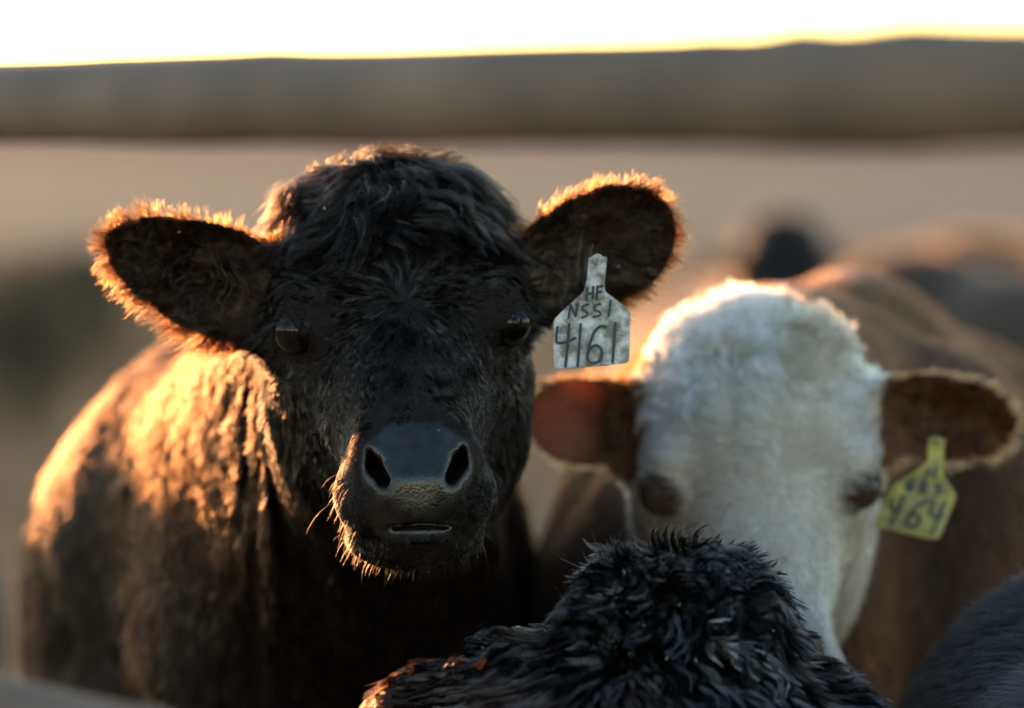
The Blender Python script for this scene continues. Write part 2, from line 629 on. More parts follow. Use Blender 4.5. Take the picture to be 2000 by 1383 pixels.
def cow_masks(cow, v):
    """bare-skin masks in head coordinates: nose leather and lips"""
    Q = slim(cow.loc(v))
    x, y, z = np.abs(Q[:, 0]), Q[:, 1], Q[:, 2]
    wid = np.interp(-z, [8.2, 9.2, 10.4, 12.5, 14.5, 16.5, 17.9], [2.3, 3.6, 5.4, 5.0, 4.7, 5.0, 5.2])
    front = sstep(-11.0, -12.5, y + 0.0 * z)
    nose = sstep(0.35, -0.35, x - wid) * sstep(-8.2, -8.9, z) * sstep(-18.0, -17.7, z) * front
    lip = sstep(0.5, -0.4, x - 4.6) * sstep(-18.75, -18.5, z) * sstep(-17.6, -18.0, z) * sstep(-13.5, -14.5, y)
    hole = sstep(1.9, 1.3, np.hypot((x - 4.3) / 1.0, (z + 12.4) / 1.6)) * front
    eye = sstep(3.0, 2.55, np.linalg.norm(np.stack([x, y, z], 1) - EYE_C, axis=1)) * 0
    inside = (np.linalg.norm(np.stack([x, y, z], 1) - EYE_C, axis=1) < EYE_R + .12) + 1.0 * (np.linalg.norm((np.stack([x, y, z], 1) - EYE_C - 2.3 * GAZE) / np.array([1, 1, .85]), axis=1) < 2.0)
    return np.clip(nose + lip + hole, 0, 1), np.clip(nose + lip + hole + inside, 0, 1)


def eyes(cow, root, mat):
    for sgn in (-1, 1):
        c = cow.world(EYE_C * np.array([sgn, 1, 1]))
        n, m = 24, 16
        vs_, fs = [], []
        g = cow.wdir(GAZE * np.array([sgn, 1, 1]))
        r = EYE_R * cow.s / 100
        for i in range(m + 1):
            for j in range(n):
                a, b = math.pi * i / m, 2 * math.pi * j / n
                p = np.array([math.sin(a) * math.cos(b), math.sin(a) * math.sin(b), math.cos(a)])
                bul = 1 + 0.05 * max(0, p @ g - 0.75) / 0.25      # cornea
                vs_.append(c + p * r * bul)
        for i in range(m):
            for j in range(n):
                fs.append((i * n + j, (i + 1) * n + j, (i + 1) * n + (j + 1) % n, i * n + (j + 1) % n))
        o = mesh_obj('eye', np.array(vs_), fs, mat)
        under(o, root)


# ------------------------------------------------------------------ the black heifer in focus
M_EARS = [Ear((-8.6, 7.5, 1.0), (-18.0, -0.5, 7.9), (-0.05, -1, -0.12), 21.0, 5.7, 0.34, prof=((0, .7), (.15, .8), (.4, 1.0), (.6, .93), (.8, .72), (.93, .45), (1, .08))),
          Ear((8.6, 7.5, 1.6), (16.0, -0.5, 7.4), (0.05, -1, -0.12), 20.0, 5.9, 0.34)]
cowA = Cow(ray(786, 637, 5.40), rot(0, -2, 4), 1.0, M_EARS)
FOLD = ray(520, 640, 5.8)


def main_sdf(P):
    C = cowA
    d = C.head(P)
    nk0 = C.world((0, 14, 1)); nk1 = C.world((0, 13, -10))
    sh = ray(545, 1010, 6.25)
    n = cone(P, nk0, sh, 0.105, 0.20)
    n = smin(n, cone(P, nk1, ray(640, 1180, 6.08), 0.100, 0.175), 0.08)
    n = smin(n, ell(P, ray(620, 1330, 6.08), (0.17, 0.17, 0.21)), 0.12)
    # fanned folds of loose neck hide
    q = P - FOLD
    ph = np.arctan2(q[:, 0], -q[:, 2])
    rr = np.hypot(q[:, 0], q[:, 2])
    fold = np.cos(ph * 24 + 1.8 * np.sin(rr * 11 + 2) + 0.9 * np.sin(ph * 7)) + 0.6 * np.cos(ph * 47 + rr * 16 + 1.3 * np.sin(ph * 9))
    wgt = sstep(0.02, 0.09, rr) * sstep(0.62, 0.26, rr) * sstep(0.9, 0.5, np.abs(ph + 0.10))
    wgt = wgt * sstep(ray(420, 900, 6.0)[0], ray(540, 900, 5.9)[0], P[:, 0])
    n = n - 0.0042 * fold * wgt
    b = ell(P, ray(590, 1195, 7.05), (0.265, 0.80, 0.30), rot(rz=8))
    b = smin(b, ell(P, ray(560, 1165, 6.52), (0.25, 0.27, 0.32)), 0.10)
    b = smin(b, rbox(P, ray(515, 1275, 6.42), (0.262, 0.21, 0.27), 0.18), 0.12)
    b = smin(b, ell(P, ray(575, 905, 6.6), (0.14, 0.34, 0.15)), 0.12)
    b = smin(b, ell(P, ray(520, 1185, 7.5), (0.25, 0.32, 0.27)), 0.10)
    b = smin(b, ell(P, ray(780, 1220, 6.35), (0.12, 0.17, 0.25)), 0.08)
    b = b - 0.005 * vnoise(P * np.array([1, 1, .6]), 8, 4) - 0.002 * vnoise(P, 21, 5)
    body = smin(n, b, 0.15)
    spots = [(-0.38, 6.25, 0.72, -0.38, 6.2, 0.105, 0.0), (-0.14, 6.25, 0.72, -0.15, 6.22, 0.105, 0.0),
             (-0.43, 7.55, 0.76, -0.43, 7.62, 0.13, 0.10), (-0.20, 7.6, 0.76, -0.20, 7.66, 0.13, 0.10)]
    body = leg_set(P, body, spots)
    return smin(d, body, 0.06)


def build_cow(name, f, cow, axes, root, hide_fn, thin_fn=None):
    v, q = nets(f, *axes)
    n = vert_normals(v, q)
    # make sure the faces look outward
    e = 0.004
    t = RNG.choice(len(v), 400)
    if np.mean(f(v[t] + n[t] * e) - f(v[t] - n[t] * e)) < 0:
        q = q[:, ::-1]; n = -n
    nose, bare = cow_masks(cow, v) if cow else (np.zeros(len(v)), np.zeros(len(v)))
    hide = np.ones((len(v), 4)); hide[:, :3] = hide_fn(v)
    o = mesh_obj(name, v, q, M_SKIN, attrs={'nose': nose, 'hide': hide, 'thin': thin_fn(v) if thin_fn else np.zeros(len(v))})
    under(o, root)
    return v, q, n


rootA = empty('cow', (-0.33, 6.6, 0), 'black heifer facing the camera with a white tag in its ear', 'cow', 'cattle')
vA, qA, nA = build_cow('body', main_sdf, cowA,
                       (axis(-0.80, 0.20, -0.42, 0.20, 0.0034, 0.013), axis(5.0, 8.1, 5.15, 5.72, 0.0034, 0.016), axis(-0.02, 1.46, 1.02, 1.42, 0.0034, 0.014)),
                       rootA, lambda v: np.tile([0.012, 0.009, 0.008], (len(v), 1)))
eyes(cowA, rootA, M_EYE)



# ------------------------------------------------------------------ grooming
def jitter_col(base, N, amt=0.35):
    return base * np.exp(RNG.normal(0, amt, (N, 1)))


def ear_zone(cow, Q):
    """index of ear (-1 none), u along it, e across it"""
    k = np.full(len(Q), -1); U = np.zeros(len(Q)); Eg = np.zeros(len(Q)); Wd = np.zeros(len(Q))
    for i, e in enumerate(cow.ears):
        u, v_, w_ = e.uvw(Q)
        h = e.half(np.clip(u, 0, 1))
        m = (u > 0.22) & (u < 1.1) & (np.abs(v_) < h + 1.2) & (np.abs(w_) < 4)
        k[m] = i; U[m] = u[m]; Eg[m] = (v_ / np.maximum(h, .3))[m]; Wd[m] = w_[m]
    return k, U, Eg, Wd


def groom_head_flow(cow, Q, n, whorl, topz, topw):
    """combing direction on the head, in head coordinates"""
    rad = Q - np.asarray(whorl)
    rad[:, 1] *= 0.4
    f = nrm(rad) + np.array([0, 0.0, -0.25])
    # topknot falls forward from the poll
    tk = topw
    fall = np.stack([np.sign(Q[:, 0]) * 0.15 + Q[:, 0] * 0.05, np.full(len(Q), -0.35), np.full(len(Q), -1.0)], 1)
    f = f * (1 - tk[:, None]) + nrm(fall) * tk[:, None]
    # jaw and throat: down and back
    jw = sstep(-8, -16, Q[:, 2]) * sstep(-6, 4, Q[:, 1])
    f = f * (1 - jw[:, None]) + np.array([0, 0.35, -0.9]) * jw[:, None]
    k, U, Eg, _ = ear_zone(cow, Q)
    for i, e in enumerate(cow.ears):
        m = k == i
        out = e.a[None] * (0.75 + 0.5 * sstep(.6, 1, U[m])[:, None]) + e.v[None] * (Eg[m] * 0.9)[:, None]
        f[m] = out
    return nrm(f), k, U, Eg


def coat_black():
    C = cowA

    def dens(p, n):
        Q = C.loc(p)
        r = np.linalg.norm(Q, axis=1)
        _, bare = cow_masks(C, p)
        hd = sstep(34, 26, r)
        k, U, Eg, _ = ear_zone(C, Q)
        d = 0.10 + 0.22 * sstep(70, 40, r) + 0.9 * hd
        d = np.where(k >= 0, 1.35 + 1.0 * (np.abs(Eg) > .8), d)
        d = np.where((Q[:, 2] > 8) & (r < 26), 1.25, d)
        d = np.where((Q[:, 1] < -6) & (r < 34), 1.5, d)
        return d * (1 - bare) + 1e-9

    p, n = sample(vA, qA, nA, dens, 300000)
    Q = C.loc(p); N = len(p)
    nl = n @ C.R
    r = np.linalg.norm(Q, axis=1)
    head = sstep(33, 25, r)
    tk = sstep(7.2, 9.5, Q[:, 2] + 1.0 * vnoise(Q, .35, 8)) * sstep(14.0, 11.5, np.abs(Q[:, 0])) * (r < 30)
    fh, k, U, Eg = groom_head_flow(C, Q, nl, (0.4, -4.0, 2.4), 9, tk)
    head = np.where(k >= 0, 1.0, head)
    fine = np.stack([vnoise(Q, 2.2, s) for s in (61, 62, 63)], 1) + .7 * np.stack([vnoise(Q, .9, s) for s in (64, 65, 66)], 1)
    fh = nrm(fh + .30 * fine)
    fb = nrm(np.array([-0.15, 0.45, -1.0]) + 0.25 * np.stack([vnoise(p, 8, s) for s in (1, 2, 3)], 1))
    sw = np.stack([vnoise(Q, .33, s) for s in (24, 28, 33)], 1) * (tk * .8 + .12)[:, None]
    fh = nrm(fh + sw)
    flow = nrm((fh @ C.R.T) * head[:, None] + fb * (1 - head[:, None]))
    face = sstep(10, -2, Q[:, 1])
    L = np.interp(Q[:, 2], [-22, -19, -16, -12, -9, -3, 3, 8, 11], [.9, .5, .30, .30, .6, 1.0, 1.6, 2.4, 2.8])
    L = L * face + 2.4 * (1 - face)
    L = np.where(tk > .3, 5.6 + 1.8 * vnoise(Q, .5, 12), L)
    L = L * head + (2.6 + 0.5 * vnoise(p, 12, 6)) * (1 - head)
    ed = np.linalg.norm(np.stack([np.abs(Q[:, 0]), Q[:, 1], Q[:, 2]], 1) - EYE_C - 1.6 * GAZE, axis=1)
    L = L * (.3 + .7 * sstep(2.0, 5.0, ed))
    ear = k >= 0
    edge = sstep(.55, .95, np.abs(Eg)) + sstep(.78, .97, U)
    low = ear & (np.sign(Eg) * np.array([-1, 1])[np.clip(k, 0, 1)] > 0)
    L = np.where(ear, 1.4 + 1.1 * np.clip(edge, 0, 1) + 0.5 * vnoise(Q, 1.2, 5) + 0.7 * vnoise(Q, .55, 55), L)
    L = np.where(ear & (np.abs(Eg) < .5) & (U < .75), L + 1.2 + .6 * vnoise(Q, 1.5, 15), L)
    L = np.where(low & (U < .72) & (np.abs(Eg) > .6), L + 1.6 * sstep(.75, .4, U), L)
    lift = 0.22 * np.ones(N)
    lift = np.where(tk > .3, 0.30 + .14 * vnoise(Q, .45, 13), lift)
    lift = lift * np.interp(Q[:, 2], [-12, 3, 9], [.5, .66, 1.0])
    lift = np.where(Q[:, 1] < -8, 0.13, lift)
    lift = np.where(ear, 0.42, lift)
    lift = np.where(head < .5, 0.20, lift)
    curl = np.where(tk > .3, 0.0085, 0.0016) * (1 + 0.5 * vnoise(Q, .5, 31))
    curl = np.where(ear, 0.0018, curl)
    cf = np.where(tk > .3, 0.85 + .5 * vnoise(Q, .4, 37), 0.7)
    lift = lift * (1 + .55 * vnoise(Q, 1.9, 67) + .3 * vnoise(Q, 4.5, 68))
    pos = grow(p, n, flow, L / 100, lift, curl, cf, grav=np.where(tk > .3, 0.14, 0.03), K=9, frizz=0.035, splay=0.08)
    am = np.where(tk > .3, 0.78, np.where(ear, 0.18, np.where(head > .5, 0.8, 0.38))) * RNG.uniform(.5, 1.15, N)
    am = am * sstep(-9, -5, Q[:, 1] * np.where(r < 30, 1, 0) + np.where(r < 30, 0, 9)) + 0.12
    big = tk > .3
    lock = np.zeros(N)
    for m, sz in ((big, 0.0062), (~big & (head > .5), 0.0047), (~big & (head <= .5), 0.009)):
        pos[m], g = clump(pos[m], sz, am[m], 0.9)
        lock[m] = RNG.random(N)[g]
    pos[big], _ = clump(pos[big], 0.022, 0.3, 1.6)
    # colour: near black on the face, sun-bleached brown on ears, neck and flank
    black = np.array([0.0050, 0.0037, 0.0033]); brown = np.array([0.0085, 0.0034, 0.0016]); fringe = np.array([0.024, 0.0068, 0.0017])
    kb = (1 - head) * (0.55 + 0.3 * vnoise(p, 5, 9))
    kb = np.clip(np.maximum(kb, sstep(9, 18, Q[:, 1]) * 0.5 * head), 0, 1)
    col = black * (1 - kb[:, None]) + brown * kb[:, None]
    col = np.where((tk > .3)[:, None], np.array([.009, .0058, .0042]), col)
    col = np.where(ear[:, None], np.array([.035, .018, .009]), col)
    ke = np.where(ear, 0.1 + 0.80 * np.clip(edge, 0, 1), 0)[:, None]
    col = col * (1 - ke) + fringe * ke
    col = jitter_col(col, N, 0.35) * np.exp(.55 * vnoise(Q, 2.4, 69))[:, None]
    tear = np.linalg.norm((np.stack([np.abs(Q[:, 0]), Q[:, 1], Q[:, 2]], 1) - np.array([9.6, -3.2, -1.9])) / np.array([1.5, 2, 1.0]), axis=1)
    tear = (sstep(1.1, .5, tear + .5 * vnoise(Q, 1.5, 70)) * .7)[:, None]
    col = col * (1 - tear) + np.array([.16, .14, .125]) * tear
    rad = np.where(r < 32, 0.00027, 0.00038)
    rad = np.where(Q[:, 1] < -8, 0.00019, rad)
    sheen = np.clip(1.06 + .55 * lock ** 2.0 + RNG.normal(0, .05, N), 1.03, 1.75)
    col = col * np.exp(.9 * (lock - .5))[:, None]
    sheen = np.where(ear, 1.3 + .35 * lock, sheen)
    sheen = np.where(head < .5, 1.06 + .24 * lock, sheen)
    curves_obj('coat', pos, col, rad, M_HAIR, rootA, ior=sheen)

    # whiskers on lips and chin
    def wd(p, n):
        Q = C.loc(p); x, y, z = np.abs(Q[:, 0]), Q[:, 1], Q[:, 2]
        _, bare = cow_masks(C, p)
        chin = (z < -19.0) & (y < -6)
        pad = (z < -13) & (x > 4.2) & (y < -9) & (z > -18)
        return (chin * 1.0 + pad * 0.6) * (1 - bare) + 1e-12
    p, n = sample(vA, qA, nA, wd, 220)
    Q = C.loc(p)
    fl = nrm(np.array([0, 0, -1.0]) + C.wdir(np.stack([Q[:, 0] * .12, np.full(len(Q), -.1), np.zeros(len(Q))], 1)))
    pos = grow(p, n, fl, np.where(Q[:, 2] < -19, .020, .024) * RNG.uniform(.4, 1.2, len(p)), 0.55, grav=.25, K=7, frizz=.08)
    curves_obj('whiskers', pos, jitter_col(np.tile([.035, .02, .012], (len(p), 1)), len(p)), 0.00008, M_HAIR, rootA, .2)

    # lashes
    lp, ln_, lf = [], [], []
    for sgn in (-1, 1):
        g = GAZE * np.array([sgn, 1, 1]); tn = np.array([0.77 * sgn, .64, 0])
        for s in RNG.uniform(-1, 1, 60):
            lp.append(EYE_C * np.array([sgn, 1, 1]) + g * (2.5 - .35 * s * s) + tn * (1.5 * s) + np.array([0, 0, .95 - .5 * s * s]))
            ln_.append(g * .7 + np.array([0, 0, .3])); lf.append(g * .6 + tn * (.5 * s) + np.array([0.25 * sgn, 0, -.35]))
    lp = C.world(np.array(lp)); ln_ = nrm(C.wdir(np.array(ln_))); lf = C.wdir(np.array(lf))
    ps = grow(lp, ln_, lf, .020, .45, K=6, frizz=.03)
    curves_obj('lashes', ps, np.tile([.01, .008, .008], (len(lp), 1)), .0002, M_HAIR, rootA, .2)

    # long wavy tufts inside the ears
    tp, tn_, tf = [], [], []
    for e, sd, m_ in ((C.ears[0], 1, 40), (C.ears[1], -1, 70)):
        for _ in range(m_):
            u, ee = RNG.uniform(.30, .62), RNG.uniform(-.5, .55)
            tp.append(e.at(u, ee, 1.4)); tn_.append(e.f); tf.append(e.a * RNG.uniform(-.2, .6) + np.array([0, -.2, -.8]) + RNG.normal(0, .3, 3))
    tp = C.world(np.array(tp)); tn_ = C.wdir(np.array(tn_)); tf = C.wdir(np.array(tf))
    ps = grow(tp, tn_, tf, .05 * RNG.uniform(.6, 1.3, len(tp)), .35, .007, .9, grav=.1, K=12, frizz=.05)
    ps, _ = clump(ps, .012, .7, .6)
    curves_obj('ear_tuft', ps, jitter_col(np.tile([.05, .036, .026], (len(tp), 1)), len(tp)), .00022, M_HAIR, rootA, .2, ior=1.6)


coat_black()


# ------------------------------------------------------------------ the white-faced cow
def voff(R, v):
    return np.asarray(v, float) @ R


RB = rot(15, -1.4, 1)
W_EARS = [Ear(voff(RB, (-8.0, 7, 6.6)), voff(RB, (-16.0, 0.5, 0.6)), voff(RB, (-0.25, -1, -0.25)), 15.8, 5.0, 0.30),
          Ear(voff(RB, (8.5, 7, 8.0)), voff(RB, (17.0, -0.5, -1.6)), voff(RB, (0.2, -1, -0.25)), 18.0, 4.9, 0.30)]
cowB = Cow(ray(1485, 957, 5.85), RB, 1.02, W_EARS)


def white_sdf(P):
    C = cowB
    d = C.head(P)
    n = cone(P, C.world((0, 15, 2)), ray(1520, 900, 6.45), 0.11, 0.20)
    n = smin(n, cone(P, C.world((0, 14, -8)), ray(1400, 1220, 6.3), 0.11, 0.20), 0.08)
    n = smin(n, ell(P, ray(1400, 1330, 6.2), (0.19, 0.18, 0.22)), 0.08)
    b = ell(P, ray(1600, 1080, 7.05), (0.30, 0.85, 0.31), rot(rz=-9))
    b = smin(b, ell(P, ray(1670, 760, 6.9), (0.09, 0.36, 0.13), rot(rz=-9)), 0.10)
    b = smin(b, ell(P, ray(1790, 1060, 7.6), (0.27, 0.34, 0.28)), 0.10)
    b = smin(b, ell(P, ray(1230, 1190, 6.45), (0.11, 0.18, 0.25), rot(ry=14)), 0.06)
    b = smin(b, ell(P, ray(1860, 1150, 6.45), (0.13, 0.2, 0.27)), 0.06)
    b = b - 0.006 * vnoise(P, 9, 14)
    body = smin(n, b, 0.07)
    spots = [(0.13, 6.45, 0.72, 0.13, 6.4, 0.105, 0.0), (0.44, 6.45, 0.72, 0.44, 6.42, 0.105, 0.0),
             (0.36, 7.7, 0.78, 0.36, 7.78, 0.15, 0.10), (0.62, 7.7, 0.78, 0.62, 7.78, 0.15, 0.10)]
    body = leg_set(P, body, spots)
    return smin(d, body, 0.06)


def white_zone(Q):
    """1 where the coat is white: face, crown and cheek, not ears, not around the eyes"""
    r = np.linalg.norm(Q, axis=1)
    wz = sstep(13.5, 11.0, Q[:, 1] + 1.2 * vnoise(Q, .25, 41) - 0.35 * np.maximum(Q[:, 2] - 6, 0)) * (r < 34)
    A = np.abs(Q)
    ey = np.linalg.norm((np.stack([np.abs(Q[:, 0]), Q[:, 1], Q[:, 2]], 1) - EYE_C - np.array([.4, -1.2, 0])) / np.array([1, 1, 1.05]), axis=1)
    wz = wz * sstep(1.7, 2.5, ey + 0.5 * vnoise(Q, .6, 42))
    return wz


rootB = empty('cow', (0.37, 6.9, 0), 'brown cow with a white face and a yellow tag, out of focus', 'cow', 'cattle')


def hideB(v):
    Q = cowB.loc(v)
    k, U, Eg, _ = ear_zone(cowB, Q)
    wz = (white_zone(Q) * (k < 0))[:, None]
    col = np.array([0.035, 0.015, 0.007]) * (1 - wz) + np.array([0.34, 0.29, 0.25]) * wz
    ey = np.linalg.norm(np.stack([np.abs(Q[:, 0]), Q[:, 1], Q[:, 2]], 1) - EYE_C, axis=1)
    near = sstep(3.2, 2.5, ey)[:, None]
    col = col * (1 - near) + np.array([0.08, 0.04, 0.025]) * near
    pink = ((k == 0) * sstep(.45, .7, U))[:, None]
    col = col * (1 - pink) + np.array([0.30, 0.12, 0.08]) * pink
    return col


def thinB(v):
    k, U, Eg, _ = ear_zone(cowB, cowB.loc(v))
    return np.where(k == 0, .5 * sstep(.35, .8, U + .15 * Eg), np.where(k == 1, .10 * sstep(.4, .8, U), 0))


vB, qB, nB = build_cow('body', white_sdf, cowB,
                       (axis(-0.05, 0.85, 0.0, 0.55, 0.0055, 0.016), axis(5.45, 8.2, 5.55, 6.1, 0.0055, 0.018), axis(-0.02, 1.36, 0.82, 1.28, 0.0055, 0.016)),
                       rootB, hideB, thinB)
eyes(cowB, rootB, M_EYE_B)


def coat_white():
    C = cowB

    def dens(p, n):
        Q = C.loc(p); r = np.linalg.norm(Q, axis=1)
        bare, _ = cow_masks(C, p)
        bare = np.maximum(bare, np.linalg.norm(np.stack([np.abs(Q[:, 0]), Q[:, 1], Q[:, 2]], 1) - EYE_C, axis=1) < EYE_R + .1)
        k, U, Eg, _ = ear_zone(C, Q)
        d = 0.16 + 0.9 * sstep(34, 26, r)
        d = np.where(k >= 0, 1.5, d)
        d = np.where((k == 0) & (U > .45) & (np.abs(Eg) < .85), .22, d)
        return d * (1 - bare) + 1e-9
    p, n = sample(vB, qB, nB, dens, 230000)
    Q = C.loc(p); N = len(p); nl = n @ C.R
    r = np.linalg.norm(Q, axis=1)
    head = sstep(33, 25, r)
    tk = sstep(8.5, 11.0, Q[:, 2] + 1.2 * vnoise(Q, .35, 8)) * sstep(12.5, 9.5, np.abs(Q[:, 0])) * (r < 30)
    fh, k, U, Eg = groom_head_flow(C, Q, nl, (0.0, -4.0, 1.0), 9, tk * 0)
    head = np.where(k >= 0, 1.0, head)
    fb = nrm(np.array([0.15, 0.45, -1.0]) + 0.3 * np.stack([vnoise(p, 8, s) for s in (1, 2, 3)], 1))
    flow = nrm((fh @ C.R.T) * head[:, None] + fb * (1 - head[:, None]))
    fine = np.stack([vnoise(Q, 1.3, s) for s in (54, 55, 56)], 1)
    flow = nrm(flow + .35 * fine)
    swirl = np.stack([vnoise(Q, .28, s) for s in (51, 52, 53)], 1) * (sstep(2, 7, Q[:, 2]) * head)[:, None]
    flow = nrm(flow + 0.9 * swirl)
    ear = k >= 0
    edge = np.clip(sstep(.55, .95, np.abs(Eg)) + sstep(.78, .97, U), 0, 1)
    L = np.interp(Q[:, 2], [-20, -14, -9, -3, 3, 8, 12, 15], [.8, .6, .7, .9, 1.6, 2.4, 2.8, 3.2])
    L = L * head + 2.6 * (1 - head)
    L = np.where(ear, 1.2 + 1.1 * edge, L)
    lift = np.where(ear, .4, np.where(Q[:, 2] > 7, .32, .17))
    top = (Q[:, 2] > 11) & (r < 26)
    L = np.where(top, 2.8, L); lift = np.where(top, .6, lift)
    curl = np.where((Q[:, 2] > 3) & (r < 27) & ~ear, 0.0065, 0.001)
    lift = lift * (1 + .5 * vnoise(Q, 1.1, 57))
    pos = grow(p, n, flow, L / 100, lift, curl, .8, grav=.03, K=6, frizz=.04, splay=.08)
    pos, g = clump(pos, 0.008, np.where(head > .5, .7, .5) * RNG.uniform(.6, 1.1, N), .9)
    lock = RNG.random(N)[g]
    wz = white_zone(Q)
    wz = np.where(ear, 0, wz)[:, None]
    white = np.array([0.80, 0.71, 0.59]); brown = np.array([0.034, 0.0115, 0.0036]); dirt = np.array([0.17, 0.125, 0.075])
    dz = sstep(.05, .5, vnoise(Q, .22, 61) * .7 + .4 * vnoise(Q, .6, 62) + 0.35 * sstep(5, 12, Q[:, 2]) * sstep(-2, 6, Q[:, 0]))[:, None]
    white = white * (1 - .9 * dz) + dirt * .9 * dz
    brown = np.where(ear[:, None], np.array([.105, .040, .0135]), brown)
    col = white * wz + brown * (1 - wz)
    col = jitter_col(col, N, 0.14) * np.exp(.2 * vnoise(Q, 1.2, 58) + .9 * (lock - .6) + .40 * vnoise(Q * np.array([1, 1, .3]), 1.0, 59) * (Q[:, 2] < 4) + .55 * np.minimum(vnoise(Q, .8, 60), .2) * (Q[:, 2] > 2))[:, None]
    rad = np.where(r < 32, 0.00034, 0.0006)
    curves_obj('coat', pos, col, rad, M_HAIR_W, rootB)


coat_white()

# ------------------------------------------------------------------ the wet shaggy calf in front
HUMP = ray(1325, 1205, 5.18)


def calf_sdf(P):
    h = cone(P, ray(1262, 1165, 5.19), ray(1405, 1160, 5.19), 0.030, 0.032)
    h = smin(h, ell(P, ray(1325, 1230, 5.16), (0.082, 0.08, 0.055)), 0.03)
    n = cone(P, ray(1320, 1285, 5.18), ray(1230, 1585, 5.1), 0.058, 0.14)
    b = cone(P, ray(1180, 1285, 5.19), ray(830, 1425, 5.14), 0.018, 0.045)
    c = cone(P, ray(1450, 1265, 5.19), ray(1640, 1445, 5.16), 0.018, 0.042)
    d = smin(smin(h, n, 0.03), smin(b, c, 0.03), 0.035)
    bar = ell(P, (0.08, 4.80, 0.66), (0.24, 0.52, 0.23))
    bar = smin(bar, ell(P, (0.08, 4.52, 0.68), (0.20, 0.24, 0.20)), 0.08)
    bar = smin(bar, ell(P, ray(1215, 1565, 5.14), (0.20, 0.15, 0.135)), 0.06)
    d = smin(d, bar, 0.08)
    # lowered head beyond the shoulders
    d = smin(d, cone(P, ray(1330, 1275, 5.2), ray(1400, 1585, 5.42), 0.075, 0.095), 0.05)
    d = smin(d, cone(P, ray(1400, 1585, 5.42), ray(1420, 2005, 5.48), 0.095, 0.06), 0.05)
    d = d - 0.005 * vnoise(P, 22, 71) - 0.003 * vnoise(P, 45, 72)
    spots = [(-0.04, 5.12, .55, -0.04, 5.12, .075, 0), (0.21, 5.12, .55, 0.21, 5.14, .075, 0),
             (-0.05, 4.44, .58, -0.05, 4.46, .10, .06), (0.18, 4.44, .58, 0.18, 4.46, .10, .06)]
    return leg_set(P, d, spots, .05)


rootC = empty('calf', (0.08, 4.7, 0), 'dark calf with wet shaggy hair, seen from behind at the bottom of the picture', 'calf', 'cattle')
vC, qC, nC = build_cow('body', calf_sdf, None,
                       (axis(-0.25, 0.42, -0.16, 0.34, 0.006, 0.014), axis(4.2, 5.65, 4.9, 5.36, 0.006, 0.016), axis(-0.02, 1.16, 0.88, 1.10, 0.006, 0.016)),
                       rootC, lambda v: np.tile([0.010, 0.008, 0.008], (len(v), 1)))


def coat_calf():
    top = ray(1325, 1135, 5.17)

    def dens(p, n):
        return 0.03 + sstep(0.85, 0.93, p[:, 2]) * (0.35 + sstep(.45, .15, np.linalg.norm(p - top, axis=1)))
    p, n = sample(vC, qC, nC, dens, 170000)
    N = len(p)
    q = p - top
    r = np.linalg.norm(q, axis=1)
    flow = np.stack([q[:, 0] * 1.0 + 0.02, -0.3 * np.abs(q[:, 1]) - .02, -np.abs(q[:, 0]) * .4 - .03], 1)
    sw = np.stack([vnoise(p, 16, s) + .6 * vnoise(p, 70, s + 10) for s in (81, 82, 83)], 1)
    flow = nrm(nrm(flow) + 0.5 * sw)
    near = sstep(.20, .10, r)
    L = 3.8 + 1.2 * sstep(.32, .1, r) + 0.7 * vnoise(p, 18, 84) + 1.0 * vnoise(p, 90, 86)
    lift = .27 + .10 * vnoise(p, 20, 85)
    crest = p[:, 2] > top[2] - .045
    lift = np.where(crest, .5, lift)
    pos = grow(p, n, flow, L / 100, lift, 0.0065 * (0.6 + .6 * near) * (1 + .6 * vnoise(p, 25, 89)), .8 + .4 * vnoise(p, 30, 90), grav=.08, K=8, frizz=.025, splay=.05)
    pos, g = clump(pos, 0.0078, np.where(RNG.random(N) < .95, .965, .5), .42)
    lock = RNG.random(N)[g]
    pos, _ = clump(pos, 0.024, .25, 1.5)
    black = np.array([0.0065, 0.006, 0.0065]); brown = np.array([0.030, 0.014, 0.008])
    kb = sstep(-.02, -.12, q[:, 0]) * sstep(.0, -.06, q[:, 2] + .05) * .8
    kb = np.maximum(kb, sstep(.1, .6, vnoise(p, 14, 95)) * .6 * sstep(-.02, -.10, q[:, 2]))[:, None]
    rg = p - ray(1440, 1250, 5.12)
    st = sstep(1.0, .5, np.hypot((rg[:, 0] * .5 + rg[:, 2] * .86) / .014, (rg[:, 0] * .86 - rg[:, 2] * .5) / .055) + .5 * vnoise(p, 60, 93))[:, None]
    col = jitter_col(black * (1 - kb) + brown * kb, N, .3)
    col = col * (1 - st) + np.array([.20, .19, .19]) * st  # sheen of the wet hair painted as a paler streak in the strand colour
    curves_obj('coat', pos, col * np.exp(1.2 * (lock - .5))[:, None], 0.00030, M_HAIR_WET, rootC, .15, ior=1.06 + .8 * lock ** 2.2)
    # stray guard hairs that stand off the outline
    p, n = sample(vC, qC, nC, lambda p, n: sstep(.95, 1.0, p[:, 2]) * (n[:, 2] > .1) + 1e-9, 500)
    pos = grow(p, n, nrm(np.stack([vnoise(p, 30, 87) + .3, vnoise(p, 30, 88), np.full(len(p), .2)], 1)), .045 * RNG.uniform(.5, 1.2, len(p)), .75, .004, .6, K=8, frizz=.12)
    curves_obj('guard_hair', pos, jitter_col(np.tile([.02, .015, .014], (len(p), 1)), len(p)), .00018, M_HAIR_WET, rootC, .1)


M_HAIR_WET = hair_mat('wet black coat', rough=0.13, radial=0.25, coat=0.0, ior=1.55)
coat_calf()


